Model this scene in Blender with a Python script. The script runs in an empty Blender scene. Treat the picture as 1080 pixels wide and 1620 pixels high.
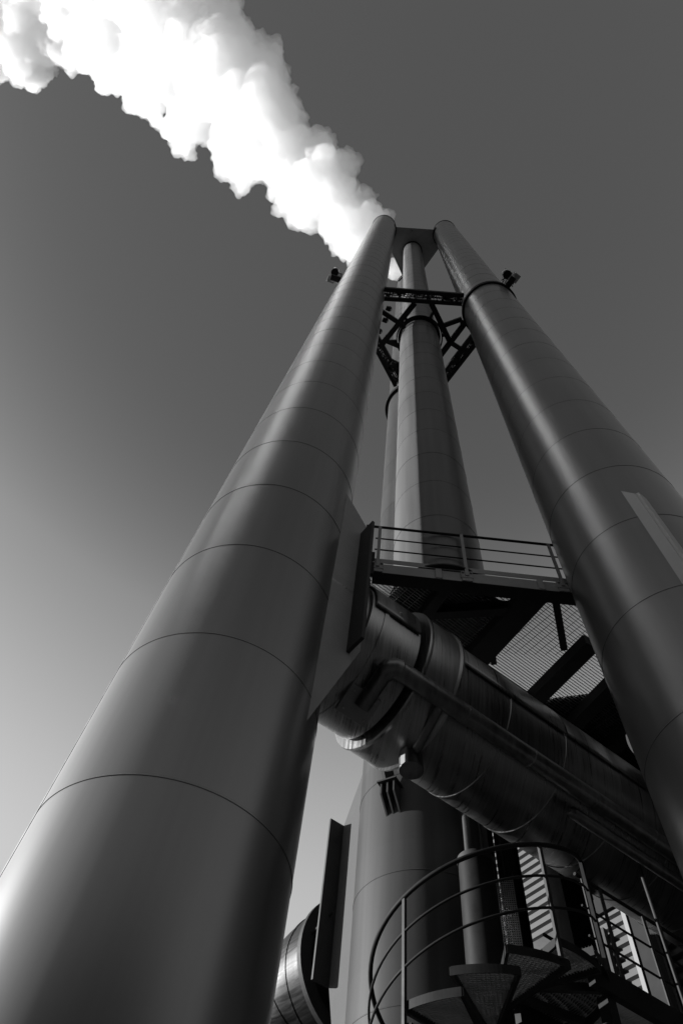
import bpy, bmesh, math, random
from mathutils import Vector, Matrix

R = math.radians
sc = bpy.context.scene
COL = sc.collection

# ------------------------------------------------------------------ camera
# world: +Y is the horizontal direction the camera looks along, Z up, camera 1.6 m above the ground (z = -1.6)
F_PX, VX, VY = 1055.0, 641.0, 262.8          # focal length and zenith vanishing point in 1080 x 1620 pixels
_u = Vector((VX - 540, VY - 810, F_PX)).normalized()
_n = (Vector((0, 0, 1)) - _u * _u.z).normalized()
_e = _n.cross(_u)
if _e.x < 0: _e = -_e
cam_d = bpy.data.cameras.new("camera")
cam = bpy.data.objects.new("camera", cam_d)
COL.objects.link(cam)
rx = Vector((_e.x, _n.x, _u.x)); ry = -Vector((_e.y, _n.y, _u.y)); rz = -Vector((_e.z, _n.z, _u.z))
cam.matrix_world = Matrix(((rx.x, ry.x, rz.x, 0), (rx.y, ry.y, rz.y, 0), (rx.z, ry.z, rz.z, 0), (0, 0, 0, 1)))
cam_d.sensor_fit = 'VERTICAL'; cam_d.sensor_height = 36.0; cam_d.sensor_width = 24.0
cam_d.lens = F_PX / 1620 * 36
cam_d.clip_start = 0.05; cam_d.clip_end = 5000
sc.camera = cam

# ------------------------------------------------------------------ light
SUN_AZ, SUN_EL = 281.0, 13.0                 # azimuth clockwise from the view direction
sun_dir = Vector((math.sin(R(SUN_AZ)) * math.cos(R(SUN_EL)), math.cos(R(SUN_AZ)) * math.cos(R(SUN_EL)), math.sin(R(SUN_EL))))
EXPOSURE = 1.6
world = bpy.data.worlds.new("World"); sc.world = world
world.use_nodes = True
nt = world.node_tree; nt.nodes.clear()
wo = nt.nodes.new("ShaderNodeOutputWorld"); bg = nt.nodes.new("ShaderNodeBackground")
sky = nt.nodes.new("ShaderNodeTexSky"); sky.sky_type = 'NISHITA'; sky.sun_disc = False
sky.sun_elevation = R(SUN_EL); sky.sun_rotation = R(SUN_AZ)
sky.air_density = 1.0; sky.dust_density = 0.3; sky.ozone_density = 1.0
sep = nt.nodes.new("ShaderNodeSeparateColor")  # black and white film behind a red filter
pw = nt.nodes.new("ShaderNodeMath"); pw.operation = 'POWER'; pw.inputs[1].default_value = 0.5
geo = nt.nodes.new("ShaderNodeTexCoord"); sx = nt.nodes.new("ShaderNodeSeparateXYZ")   # brighter lower down, dimmed again at the horizon to cut ambient light
fr = nt.nodes.new("ShaderNodeValToRGB"); fr.color_ramp.interpolation = 'B_SPLINE'
cr = fr.color_ramp
cr.elements[0].color = (0.10, 0.10, 0.10, 1); cr.elements[1].color = (0.123, 0.123, 0.123, 1)
for pos, v in ((0.25, 0.14), (0.38, 0.42), (0.48, 0.58), (0.62, 0.46), (0.76, 0.285), (0.83, 0.18), (0.90, 0.128)):
    cr.elements.new(pos).color = (v, v, v, 1)
ml = nt.nodes.new("ShaderNodeMath"); ml.operation = 'MULTIPLY'
m2 = nt.nodes.new("ShaderNodeMath"); m2.operation = 'MULTIPLY'; m2.inputs[1].default_value = 1.0 / 0.12 / 2 ** EXPOSURE
nt.links.new(sky.outputs[0], sep.inputs[0]); nt.links.new(sep.outputs[0], pw.inputs[0])
nt.links.new(geo.outputs['Generated'], sx.inputs[0]); nt.links.new(sx.outputs[2], fr.inputs[0])
nt.links.new(pw.outputs[0], ml.inputs[0]); nt.links.new(fr.outputs[0], ml.inputs[1])
nt.links.new(ml.outputs[0], m2.inputs[0]); nt.links.new(m2.outputs[0], bg.inputs[0])
bg.inputs[1].default_value = 0.12
nt.links.new(bg.outputs[0], wo.inputs[0])
sun_l = bpy.data.lights.new("sun", 'SUN'); sun_l.energy = 3.6; sun_l.angle = R(0.5)
sun_l.color = (1, 1, 1)
sun = bpy.data.objects.new("sun", sun_l); COL.objects.link(sun)
sun.rotation_euler = sun_dir.to_track_quat('Z', 'Y').to_euler()
sun.location = sun_dir * 100

sc.view_settings.view_transform = 'Standard'; sc.view_settings.look = 'None'
sc.view_settings.exposure = EXPOSURE; sc.view_settings.gamma = 1.0
sc.render.engine = 'CYCLES'
cy = sc.cycles
cy.use_denoising = True
cy.max_bounces = 80; cy.diffuse_bounces = 4; cy.glossy_bounces = 5; cy.volume_bounces = 72; cy.transmission_bounces = 4
cy.sample_clamp_indirect = 20.0

# ------------------------------------------------------------------ materials (black and white photograph: greys only)
def new_mat(name):
    m = bpy.data.materials.new(name); m.use_nodes = True
    return m, m.node_tree, m.node_tree.nodes["Principled BSDF"]

def N(t, kind, **kw):
    n = t.nodes.new(kind)
    for k, v in kw.items(): setattr(n, k, v)
    return n

def grey(v): return (v, v, v, 1)

def paint(name, base, rough, metal=0.0, var=0.15, scale=(1, 1, 1), bump=0.0, bscale=6.0, coat=0.0, spec=0.5, rvar=0.08, rot=0.0, detail=5.0, streak=0.0):
    m, t, b = new_mat(name)
    tc = N(t, "ShaderNodeTexCoord"); mp = N(t, "ShaderNodeMapping")
    mp.inputs['Scale'].default_value = scale; mp.inputs['Rotation'].default_value = (0, 0, rot)
    t.links.new(tc.outputs['Object'], mp.inputs['Vector'])
    n1 = N(t, "ShaderNodeTexNoise"); n1.inputs['Scale'].default_value = 1.0; n1.inputs['Detail'].default_value = detail
    n1.inputs['Roughness'].default_value = 0.6
    t.links.new(mp.outputs[0], n1.inputs['Vector'])
    mr = N(t, "ShaderNodeMapRange"); mr.inputs['From Min'].default_value = 0.3; mr.inputs['From Max'].default_value = 0.7
    mr.inputs['To Min'].default_value = base * (1 - var); mr.inputs['To Max'].default_value = base * (1 + var)
    t.links.new(n1.outputs[0], mr.inputs['Value'])
    base_out = mr.outputs[0]
    if streak:                                  # rain streaks and slightly different sheets from course to course
        m3 = N(t, "ShaderNodeMapping"); m3.inputs['Scale'].default_value = (7, 7, 0.22); t.links.new(tc.outputs['Object'], m3.inputs['Vector'])
        n3 = N(t, "ShaderNodeTexNoise"); n3.inputs['Scale'].default_value = 1.0; n3.inputs['Detail'].default_value = 3; t.links.new(m3.outputs[0], n3.inputs['Vector'])
        sz = N(t, "ShaderNodeSeparateXYZ"); t.links.new(tc.outputs['Object'], sz.inputs[0])
        dv_ = N(t, "ShaderNodeMath", operation='MULTIPLY_ADD'); dv_.inputs[1].default_value = 1 / 1.491; dv_.inputs[2].default_value = -4.54 / 1.491 + 10
        t.links.new(sz.outputs[2], dv_.inputs[0])
        fl_ = N(t, "ShaderNodeMath", operation='FLOOR'); t.links.new(dv_.outputs[0], fl_.inputs[0])
        wn = N(t, "ShaderNodeTexWhiteNoise", noise_dimensions='1D'); t.links.new(fl_.outputs[0], wn.inputs['W'])
        a1 = N(t, "ShaderNodeMapRange"); a1.inputs['From Min'].default_value = 0.35; a1.inputs['From Max'].default_value = 0.65
        a1.inputs['To Min'].default_value = 1 - streak; a1.inputs['To Max'].default_value = 1 + streak; t.links.new(n3.outputs[0], a1.inputs['Value'])
        a2 = N(t, "ShaderNodeMapRange"); a2.inputs['To Min'].default_value = 0.92; a2.inputs['To Max'].default_value = 1.08; t.links.new(wn.outputs['Value'], a2.inputs['Value'])
        p1 = N(t, "ShaderNodeMath", operation='MULTIPLY'); p2 = N(t, "ShaderNodeMath", operation='MULTIPLY')
        t.links.new(mr.outputs[0], p1.inputs[0]); t.links.new(a1.outputs[0], p1.inputs[1])
        t.links.new(p1.outputs[0], p2.inputs[0]); t.links.new(a2.outputs[0], p2.inputs[1]); base_out = p2.outputs[0]
    cc = N(t, "ShaderNodeCombineColor")
    for i in range(3): t.links.new(base_out, cc.inputs[i])
    t.links.new(cc.outputs[0], b.inputs['Base Color'])
    r2 = N(t, "ShaderNodeMapRange"); r2.inputs['From Min'].default_value = 0.3; r2.inputs['From Max'].default_value = 0.7
    r2.inputs['To Min'].default_value = rough - rvar; r2.inputs['To Max'].default_value = rough + rvar
    t.links.new(n1.outputs[0], r2.inputs['Value']); t.links.new(r2.outputs[0], b.inputs['Roughness'])
    b.inputs['Metallic'].default_value = metal
    b.inputs['Specular IOR Level'].default_value = spec
    b.inputs['Coat Weight'].default_value = coat; b.inputs['Coat Roughness'].default_value = 0.28
    if bump:
        n2 = N(t, "ShaderNodeTexNoise"); n2.inputs['Scale'].default_value = bscale; n2.inputs['Detail'].default_value = 1 if streak else 4
        t.links.new(tc.outputs['Object'], n2.inputs['Vector'])
        bp = N(t, "ShaderNodeBump"); bp.inputs['Strength'].default_value = bump; bp.inputs['Distance'].default_value = 0.02
        t.links.new(n2.outputs[0], bp.inputs['Height']); t.links.new(bp.outputs[0], b.inputs['Normal'])
    return m

AXD = R(28)                                    # direction of the flue ducts as a maths angle
M = {}
M['stack'] = paint('stack paint', 0.058, 0.30, metal=0.0, var=0.05, scale=(0.8, 0.8, 0.3), coat=0.5, spec=1.0, rvar=0.015, detail=2, streak=0.14)
M['stack_pale'] = paint('pale stack paint', 0.085, 0.36, metal=0.0, var=0.05, scale=(0.8, 0.8, 0.3), spec=0.35, rvar=0.02, detail=2, streak=0.12)
M['stack_matte'] = paint('matt stack paint', 0.036, 0.5, var=0.05, scale=(0.8, 0.8, 0.3), spec=0.12, rvar=0.02, detail=2, streak=0.12)
M['plate_sun'] = paint('plate steel toned for sun', 0.07, 0.7, var=0.1, scale=(3, 3, 3), spec=0.1)  # plate tone lowered where the sun strikes the rear stack's gussets
M['fin'] = paint('fin paint lightened for shade', 0.30, 0.5, var=0.05, scale=(2, 2, 2), spec=0.3)  # base colour raised to brighten fins that stand in shadow
M['clad_lit'] = paint('lit-toned aluminium cladding', 0.24, 0.34, metal=0.9, var=0.25, scale=(45, 1.0, 1.0), bump=0.03, bscale=7, rot=-R(28), rvar=0.12)  # base colour raised so stub and collar look lit by sun and sky
M['caulk'] = paint('seam caulk', 0.06, 0.8)
M['plate'] = paint('painted plate steel', 0.20, 0.6, spec=0.25, var=0.12, scale=(3, 3, 3), bump=0.05, bscale=12)
M['steel'] = paint('dark painted steel', 0.022, 0.6, spec=0.2, var=0.25, scale=(4, 4, 4), bump=0.08, bscale=20)
M['black'] = paint('black painted steel', 0.012, 0.6, spec=0.1, var=0.3, scale=(5, 5, 5))
M['galv'] = paint('galvanised steel', 0.28, 0.45, metal=0.4, var=0.25, scale=(9, 9, 9))
M['grate'] = paint('galvanised grating', 0.22, 0.5, metal=0.4, var=0.2, scale=(9, 9, 9))
M['clad'] = paint('aluminium cladding', 0.16, 0.36, metal=0.9, var=0.3, scale=(45, 1.0, 1.0), bump=0.03, bscale=7, rot=-AXD, rvar=0.14)
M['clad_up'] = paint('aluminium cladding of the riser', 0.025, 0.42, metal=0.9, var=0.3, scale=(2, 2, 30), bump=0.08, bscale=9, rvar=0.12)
M['pipe'] = paint('pipe cladding', 0.13, 0.38, metal=0.85, var=0.35, scale=(12, 4, 4), bump=0.06, bscale=15, rot=-AXD, rvar=0.1)
M['wall'] = paint('coated wall sheet', 0.095, 0.7, var=0.06, scale=(1.5, 1.5, 6), rvar=0.05, spec=0.08)
M['white'] = paint('white painted trim', 0.2, 0.6, spec=0.1, var=0.05)
M['glass'] = paint('lamp glass', 0.5, 0.1, var=0.02)
M['asphalt'] = paint('asphalt', 0.05, 0.9, var=0.35, scale=(5, 5, 5), bump=0.3, bscale=40)
M['field'] = paint('far ground', 0.06, 0.95, var=0.4, scale=(0.05, 0.05, 0.05))

# smoke: dense white water vapour, a homogeneous volume inside a modelled billowing boundary
ms = bpy.data.materials.new('steam'); ms.use_nodes = True
t = ms.node_tree; t.nodes.clear()
o_ = N(t, "ShaderNodeOutputMaterial"); pv = N(t, "ShaderNodeVolumePrincipled")
pv.inputs['Color'].default_value = (1, 1, 1, 1); pv.inputs['Density'].default_value = 0.55; pv.inputs['Anisotropy'].default_value = 0.28
t.links.new(pv.outputs[0], o_.inputs['Volume'])
ms.cycles.homogeneous_volume = True
M['steam'] = ms

# ------------------------------------------------------------------ mesh helpers
def vec(az, z=0.0): return Vector((math.sin(R(az)), math.cos(R(az)), z))
def pol(az, d, z=0.0): return Vector((d * math.sin(R(az)), d * math.cos(R(az)), z))
Zv = Vector((0, 0, 1))
DV, QV = vec(62), vec(-28)
def U(v, q, z): return DV * v + QV * q + Vector((0, 0, z))

def frame(axis, up=None):
    a = axis.normalized()
    if up is None: up = Zv if abs(a.z) < 0.95 else Vector((1, 0, 0))
    s = a.cross(up).normalized(); return a, s, s.cross(a).normalized()

def add_box(bm, c, ax, ay, az_, mi=0):
    """box with centre c and half-extent vectors"""
    vs = [bm.verts.new(c + ax * i + ay * j + az_ * k) for i in (-1, 1) for j in (-1, 1) for k in (-1, 1)]
    for q in ((0, 1, 3, 2), (4, 6, 7, 5), (0, 4, 5, 1), (2, 3, 7, 6), (0, 2, 6, 4), (1, 5, 7, 3)):
        f = bm.faces.new([vs[i] for i in q]); f.material_index = mi

def add_bar(bm, p, q, w, h, up=None, mi=0):
    p, q = Vector(p), Vector(q)
    a, s, u = frame(q - p, up)
    add_box(bm, (p + q) / 2, (q - p) / 2, s * (w / 2), u * (h / 2), mi)

def add_ibeam(bm, p, q, w, h, tf=0.015, tw=0.01):
    p, q = Vector(p), Vector(q); a, s, u = frame(q - p)
    add_box(bm, (p + q) / 2 + u * (h / 2 - tf / 2), (q - p) / 2, s * (w / 2), u * (tf / 2))
    add_box(bm, (p + q) / 2 - u * (h / 2 - tf / 2), (q - p) / 2, s * (w / 2), u * (tf / 2))
    add_box(bm, (p + q) / 2, (q - p) / 2, s * (tw / 2), u * (h / 2 - tf))

def add_tube(bm, pts, r, n=12, caps=True, mi=0):
    pts = [Vector(p) for p in pts]; rings = []; s0 = None
    for i, p in enumerate(pts):
        a = (pts[min(i + 1, len(pts) - 1)] - pts[max(i - 1, 0)]).normalized()
        if s0 is None: _, s0, _ = frame(a)
        s = (s0 - a * s0.dot(a)).normalized(); u = a.cross(s); s0 = s
        rr = r[i] if isinstance(r, (list, tuple)) else r
        rings.append([bm.verts.new(p + (s * math.cos(2 * math.pi * k / n) + u * math.sin(2 * math.pi * k / n)) * rr) for k in range(n)])
    for A_, B_ in zip(rings, rings[1:]):
        for k in range(n):
            f = bm.faces.new((A_[k], A_[(k + 1) % n], B_[(k + 1) % n], B_[k])); f.smooth = True; f.material_index = mi
    if caps:
        for rg, fl in ((rings[0], True), (rings[-1], False)):
            f = bm.faces.new(list(reversed(rg)) if fl else rg); f.material_index = mi
            for e in f.edges: e.smooth = False

def add_lathe(bm, c, axis, prof, n=96, ref=None, a0=0.0, a1=2 * math.pi, sharp=True):
    """prof: list of (along axis, radius, material of the band above)"""
    a, s, u = frame(axis, ref); full = abs(a1 - a0 - 2 * math.pi) < 1e-6; m = n if full else n + 1
    rings = []
    for h, r, mi in prof:
        rings.append([bm.verts.new(c + a * h + (s * math.cos(a0 + (a1 - a0) * k / n) + u * math.sin(a0 + (a1 - a0) * k / n)) * r) for k in range(m)])
    for i in range(len(prof) - 1):
        for k in range(n):
            k2 = (k + 1) % m
            f = bm.faces.new((rings[i][k], rings[i][k2], rings[i + 1][k2], rings[i + 1][k])); f.smooth = True; f.material_index = prof[i][2]
    if sharp:
        for i in range(len(prof)):
            d = []
            for j in (i - 1, i):
                if 0 <= j < len(prof) - 1:
                    x = Vector((prof[j + 1][0] - prof[j][0], prof[j + 1][1] - prof[j][1]))
                    if x.length > 1e-9: d.append(x.normalized())
            if len(d) == 2 and d[0].dot(d[1]) < 0.98:
                for k in range(n):
                    e = bm.edges.get((rings[i][k], rings[i][(k + 1) % m]))
                    if e: e.smooth = False

def add_prism(bm, poly, ext, mi=0):
    """closed polygon of 3-D points extruded by the vector ext"""
    A_ = [bm.verts.new(Vector(p)) for p in poly]; B_ = [bm.verts.new(Vector(p) + ext) for p in poly]
    k = len(poly)
    bm.faces.new(A_).material_index = mi; bm.faces.new(list(reversed(B_))).material_index = mi
    for i in range(k): bm.faces.new((A_[i], B_[i], B_[(i + 1) % k], A_[(i + 1) % k])).material_index = mi

def finish(bm, name, mats, bevel=0.0):
    bmesh.ops.recalc_face_normals(bm, faces=bm.faces)
    me = bpy.data.meshes.new(name); bm.to_mesh(me); bm.free()
    for m in (mats if isinstance(mats, (list, tuple)) else [mats]): me.materials.append(M[m])
    return me

def root_of(o):
    while o.parent: o = o.parent
    return o

def obj(name, bm, mats, parent=None, bevel=0.0):
    """one mesh object; its mesh was written in world coordinates"""
    me = finish(bm, name, mats)
    if parent is not None: me.transform(Matrix.Translation(-root_of(parent).location))
    o = bpy.data.objects.new(name, me); COL.objects.link(o)
    if parent is not None: o.parent = parent
    if bevel:
        b = o.modifiers.new("bevel", 'BEVEL'); b.width = bevel; b.segments = 2; b.limit_method = 'ANGLE'; b.angle_limit = R(40)
    return o

def tag(o, label=None, cat=None, group=None, kind=None):
    if label: o['label'] = label
    if cat: o['category'] = cat
    if group: o['group'] = group
    if kind: o['kind'] = kind
    return o

def thing(name, label, cat, loc, group=None):
    o = bpy.data.objects.new(name, None); COL.objects.link(o); o.location = loc; o.empty_display_size = 0.3
    return tag(o, label, cat, group)

BM = bmesh.new
rnd = random.Random(7)
GZ = -1.6

# ------------------------------------------------------------------ ground
bm = BM(); add_box(bm, Vector((0, 0, GZ - 0.2)), Vector((900, 0, 0)), Vector((0, 900, 0)), Vector((0, 0, 0.15)))
tag(obj('ground', bm, 'field'), kind='structure')
bm = BM(); add_box(bm, Vector((2, 6, GZ - 0.025)), Vector((30, 0, 0)), Vector((0, 26, 0)), Vector((0, 0, 0.025)))
tag(obj('yard_paving', bm, 'asphalt'), kind='structure')

# ------------------------------------------------------------------ chimneys
A = pol(-9.87, 4.72); B = pol(44.3, 5.82); D = pol(13.4, 8.87); C = pol(16.9, 6.08)
RS = 0.95

def stack_profile(r_of, z0, z1, seams, mi=0):
    """outer wall with narrow lapped seams, a lip at the top and some metres of inner wall"""
    g, out_ = 0.007, 0.0034
    prof = [(z0, r_of(z0), mi)]
    rr = random.Random(int(z1 * 10 + z0))
    for s in seams:
        if not z0 + 0.1 < s < z1 - 0.2: continue
        r = r_of(s); j = rr.uniform(-0.0015, 0.0015)
        prof += [(s - g / 2, r + j, 1), (s - g / 2, r + out_, mi), (s + g / 2, r + out_, mi), (s + g / 2 + 0.006, r + j, mi)]
    prof += [(z1, r_of(z1), mi), (z1, r_of(z1) - 0.05, mi), (z1 - 4, r_of(z1) - 0.05, mi)]
    return prof

def chimney(name, label, c, z0, z1, seams, r_of, mat, group):
    t = thing(name, label, 'chimney', (c.x, c.y, z0), group)
    bm = BM(); add_lathe(bm, Vector((c.x, c.y, 0)), Zv, stack_profile(r_of, z0, z1, seams), 112)
    obj('shell', bm, [mat, 'caulk'], t)
    return t

def ring(parent, name, c, z0, z1, r0, r1, mat='black', n=96):
    bm = BM(); add_lathe(bm, Vector((c.x, c.y, 0)), Zv, [(z0, r0, 0), (z0, r1, 0), (z1, r1, 0), (z1, r0, 0)], n)
    return obj(name, bm, mat, parent)

def gusset(parent, c, dirn, lat_az, lat, ztop, zbot, ft, fb, vout=1.07, hw=0.24, mat='plate', fl_lat=None, flv=None):
    """long stiffener plate beside a duct inlet: tapered ends, a wide flange on its outer edge"""
    d, l = vec(dirn), vec(lat_az); th = 0.03
    vin = math.sqrt(max(RS ** 2 - lat ** 2, 0)) - 0.02
    P_ = lambda v, z, dl=0: Vector((c.x, c.y, 0)) + d * v + l * (lat + dl) + Zv * z
    poly = [P_(vin, zbot, -th / 2), P_(vout - 0.02, fb + (0.15 if flv else 0), -th / 2), P_(vout - 0.02, ft + (0.15 if flv else 0), -th / 2), P_(vin, ztop, -th / 2)]
    bm = BM(); add_prism(bm, poly, l * th)
    g = obj('gusset_plate', bm, mat, parent)
    bm = BM(); add_box(bm, P_(vout if flv is None else flv, (ft + fb) / 2, 0 if fl_lat is None else fl_lat - lat), d * 0.02, l * hw, Zv * ((ft - fb) / 2))
    obj('flange', bm, 'steel' if mat.startswith('plate') else mat, g, 0.004)
    return g

# front left stack
tA = chimney('chimney', 'tall grey steel chimney in the left foreground, broadest in view, smoking at the top', A, GZ, 58.6,
             [2.94 + 1.491 * k for k in range(-3, 40)], lambda z: RS, 'stack', 'four steel chimney pipes')
ring(tA, 'rim_ring', A, 58.42, 58.66, RS - 0.05, RS + 0.035)
bm = BM()
n_ = vec(263)
pts = [A + n_ * (RS + 0.03) + Zv * z for z in [GZ + 0.2 + 0.75 * k for k in range(42)]]
add_tube(bm, pts, 0.008, 6)
for z in [2.2 + 1.49 * k for k in range(18)]:
    add_box(bm, A + n_ * (RS + 0.018) + Zv * z, n_ * 0.012, vec(353) * 0.008, Zv * 0.006)
obj('conductor_cable', bm, 'galv', tA)
for s in (1, -1):
    gusset(tA, A, 62, 152 if s > 0 else -28, 0.77, 8.55, 4.15, 7.75, 5.3, 1.03, 0.15, 'plate', 0.89, 0.86)

# right stack
rB = lambda z: RS if z < 26.0 else 0.90
tB = chimney('chimney', 'tall dark steel chimney at the right with a dark collar near its top', B, GZ, 58.6,
             [9.13 + 1.52 * k for k in range(-7, 40)], rB, 'stack', 'four steel chimney pipes')
ring(tB, 'rim_ring', B, 58.42, 58.66, 0.85, 0.935)
ring(tB, 'collar_ring', B, 25.86, 26.12, 0.86, 1.02)
for s in (1, -1):
    g = gusset(tB, B, 152, 242 if s > 0 else 62, 0.77, 8.35, 4.0, 8.05, 5.0, 0.69, 0.25, 'fin', 0.53)

bm = BM(); add_lathe(bm, Vector((B.x, B.y, 6.3)), vec(152), [(0.75, 0.001, 0), (0.75, 0.24, 0), (1.02, 0.24, 0), (1.02, 0.30, 0), (1.07, 0.30, 0), (1.07, 0.001, 0)], 40); obj('blind_flange', bm, 'steel', tB)

# rear stack (its lower part stands behind the spiral stair)
tD = chimney('chimney', 'rear steel chimney, hidden by the centre pipe above and standing behind the spiral stair below', D, GZ, 58.6,
             [3.94 + 1.54 * k for k in range(-4, 40)], lambda z: RS, 'stack_matte', 'four steel chimney pipes')
ring(tD, 'rim_ring', D, 58.42, 58.66, 0.9, 0.985)
ring(tD, 'collar_ring', D, 26.3, 26.55, 0.94, 1.08)
for s in (1, -1):
    gusset(tD, D, 332, 242 if s > 0 else 62, 0.68, 7.85, 3.2, 7.07, 4.72, 1.09, 0.27, 'plate_sun')

# centre pipe, carried by the platform
rC = lambda z: 0.75 if z < 26.8 else 0.70
tC = chimney('centre_pipe', 'slimmer pale steel pipe in the middle between the chimneys, rising from the platform', C, 8.46, 57.7,
             [11.58 + 1.405 * k for k in range(-1, 40)], rC, 'stack_pale', 'four steel chimney pipes')
ring(tC, 'collar_ring', C, 26.72, 26.95, 0.69, 0.83)
ring(tC, 'rim_ring', C, 56.75, 56.97, 0.69, 0.77)
ring(tC, 'base_flange', C, 8.43, 8.46, 0.70, 0.84, 'steel', 64)

# ------------------------------------------------------------------ tie plate near the chimney tops
def fill_plate(bm, outer, holes, z, th):
    loops = []
    for loop in [outer] + holes:
        vs = [bm.verts.new((p[0], p[1], z)) for p in loop]; loops.append(vs)
    es = []
    for vs in loops:
        for i in range(len(vs)): es.append(bm.edges.new((vs[i], vs[(i + 1) % len(vs)])))
    r = bmesh.ops.triangle_fill(bm, use_beauty=True, edges=es, use_dissolve=False)
    fs = [f for f in r['geom'] if isinstance(f, bmesh.types.BMFace)]
    ext = bmesh.ops.extrude_face_region(bm, geom=fs)
    bmesh.ops.translate(bm, verts=[v for v in ext['geom'] if isinstance(v, bmesh.types.BMVert)], vec=(0, 0, th))

def arc_in(c, r, p, q, n=14):
    """arc of the circle round c from the direction of p to that of q, the way that faces the centroid"""
    a0 = math.atan2(p[1] - c.y, p[0] - c.x); a1 = math.atan2(q[1] - c.y, q[0] - c.x)
    d = (a1 - a0 + math.pi) % (2 * math.pi) - math.pi
    return [(c.x + r * math.cos(a0 + d * k / n), c.y + r * math.sin(a0 + d * k / n)) for k in range(n + 1)]

tP = thing('tie_plate', 'dark triangular steel plate tying the chimney tops together around the centre pipe', 'steel plate', (C.x, C.y, 57.0))
outer = arc_in(A, RS + 0.03, (0.12, 6.26), (0.13, 4.28)) + arc_in(B, 0.93, (2.88, 3.9), (3.76, 5.54)) + arc_in(D, RS + 0.03, (3.1, 6.91), (1.11, 7.45))
hole = [(C.x + 0.715 * math.cos(2 * math.pi * k / 40), C.y + 0.715 * math.sin(2 * math.pi * k / 40)) for k in range(40)]
bm = BM(); fill_plate(bm, outer, [hole], 57.0, 0.05); obj('plate', bm, 'plate', tP)
for c, rr in ((A, RS), (B, 0.90), (D, RS)):
    toc = (C - c); a = math.degrees(math.atan2(toc.x, toc.y))
    bm = BM()
    for k in range(-6, 7):
        p = c + vec(a + k * 9) * (rr + 0.05)
        add_box(bm, p + Zv * 56.85, vec(a + k * 9) * 0.04, vec(a + k * 9 + 90) * 0.085, Zv * 0.14)
    obj('saddle_bracket', bm, 'black', tP)
bm = BM()
for p in ((1.3, 4.25), (1.45, 4.32)):
    add_tube(bm, [(p[0], p[1], 57.05), (p[0], p[1], 56.6)], 0.03, 8)
obj('drain_nozzle', bm, 'steel', tP)

# ------------------------------------------------------------------ bracing frame at mid height
ZF = 26.5
tF = thing('bracing_frame', 'black steel lattice frame bracing the chimneys apart high above the platform', 'steel frame', (C.x, C.y, ZF))
def seg(name, p, q, w=0.2, h=0.24, z=ZF, mat='black', ib=False):
    bm = BM()
    (add_ibeam if ib else add_bar)(bm, (p[0], p[1], z), (q[0], q[1], z), w, h)
    return obj(name, bm, mat, tF)
chords = [((0.05, 4.20), (3.05, 3.90)), ((0.02, 4.56), (3.05, 4.22)),
          ((4.05, 5.38), (3.02, 7.62)), ((3.74, 5.30), (2.86, 7.22)),
          ((-0.05, 6.22), (1.22, 7.82)), ((0.10, 5.95), (1.42, 7.55))]
for p, q in chords: seg('chord', p, q, 0.13, 0.26)
diags = [((1.30, 4.50), (0.30, 6.40)), ((1.92, 4.40), (3.02, 5.78)), ((3.36, 4.86), (2.68, 6.36)), ((0.78, 6.85), (2.3, 7.35)), ((1.15, 7.2), (3.0, 6.9))]
for p, q in diags: seg('diagonal_strut', p, q, 0.20, 0.2, ZF - 0.02)
struts = [((0.1, 5.02), (0.92, 5.36)), ((2.45, 5.20), (3.2, 4.76)), ((2.95, 5.70), (3.7, 6.0)), ((0.92, 5.36), (1.1, 5.5)), ((2.0, 6.6), (2.2, 7.6)), ((0.5, 6.1), (1.2, 6.25))]
for p, q in struts: seg('cross_strut', p, q, 0.16, 0.2, ZF - 0.03)
# cable trays with their clutter between the chord pairs
for (p, q), (p2, q2) in ((chords[0], chords[1]), (chords[2], chords[3]), (chords[4], chords[5])):
    a = (Vector(p) + Vector(p2)) / 2; b_ = (Vector(q) + Vector(q2)) / 2
    bm = BM(); n_s = 70
    for k in range(n_s + 1):
        f_ = k / n_s
        m0 = Vector(p).lerp(Vector(q), f_); m1 = Vector(p2).lerp(Vector(q2), f_)
        x0 = m0.lerp(m1, rnd.uniform(0.0, 0.35)); x1 = m0.lerp(m1, rnd.uniform(0.55, 1.0)); dv_ = Vector((rnd.uniform(-0.08, 0.08), rnd.uniform(-0.03, 0.03)))
        if rnd.random() < 0.75: add_bar(bm, (x0.x, x0.y, ZF + rnd.uniform(-0.05, 0.05)), (x1.x + dv_.x, x1.y + dv_.y, ZF + rnd.uniform(-0.05, 0.05)), rnd.uniform(0.01, 0.04), 0.03)
        if rnd.random() < 0.3:
            c_ = m0.lerp(m1, rnd.uniform(0.3, 0.7))
            add_box(bm, Vector((c_.x, c_.y, ZF - 0.04)), Vector((rnd.uniform(0.03, 0.08), 0, 0)), Vector((0, rnd.uniform(0.03, 0.07), 0)), Zv * 0.06)
    mA, mB = (Vector(p) + Vector(p2)) / 2, (Vector(q) + Vector(q2)) / 2
    for off in (0.3, 0.45, 0.62):
        m0 = Vector(p).lerp(Vector(p2), off); m1 = Vector(q).lerp(Vector(q2), off)
        pts = []
        for k in range(14):
            x = m0.lerp(m1, k / 13); pts.append((x.x + rnd.uniform(-0.02, 0.02), x.y + rnd.uniform(-0.02, 0.02), ZF + 0.06 + rnd.uniform(-0.03, 0.03)))
        add_tube(bm, pts, 0.018, 6)
    obj('cable_tray', bm, 'steel', tF)
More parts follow.
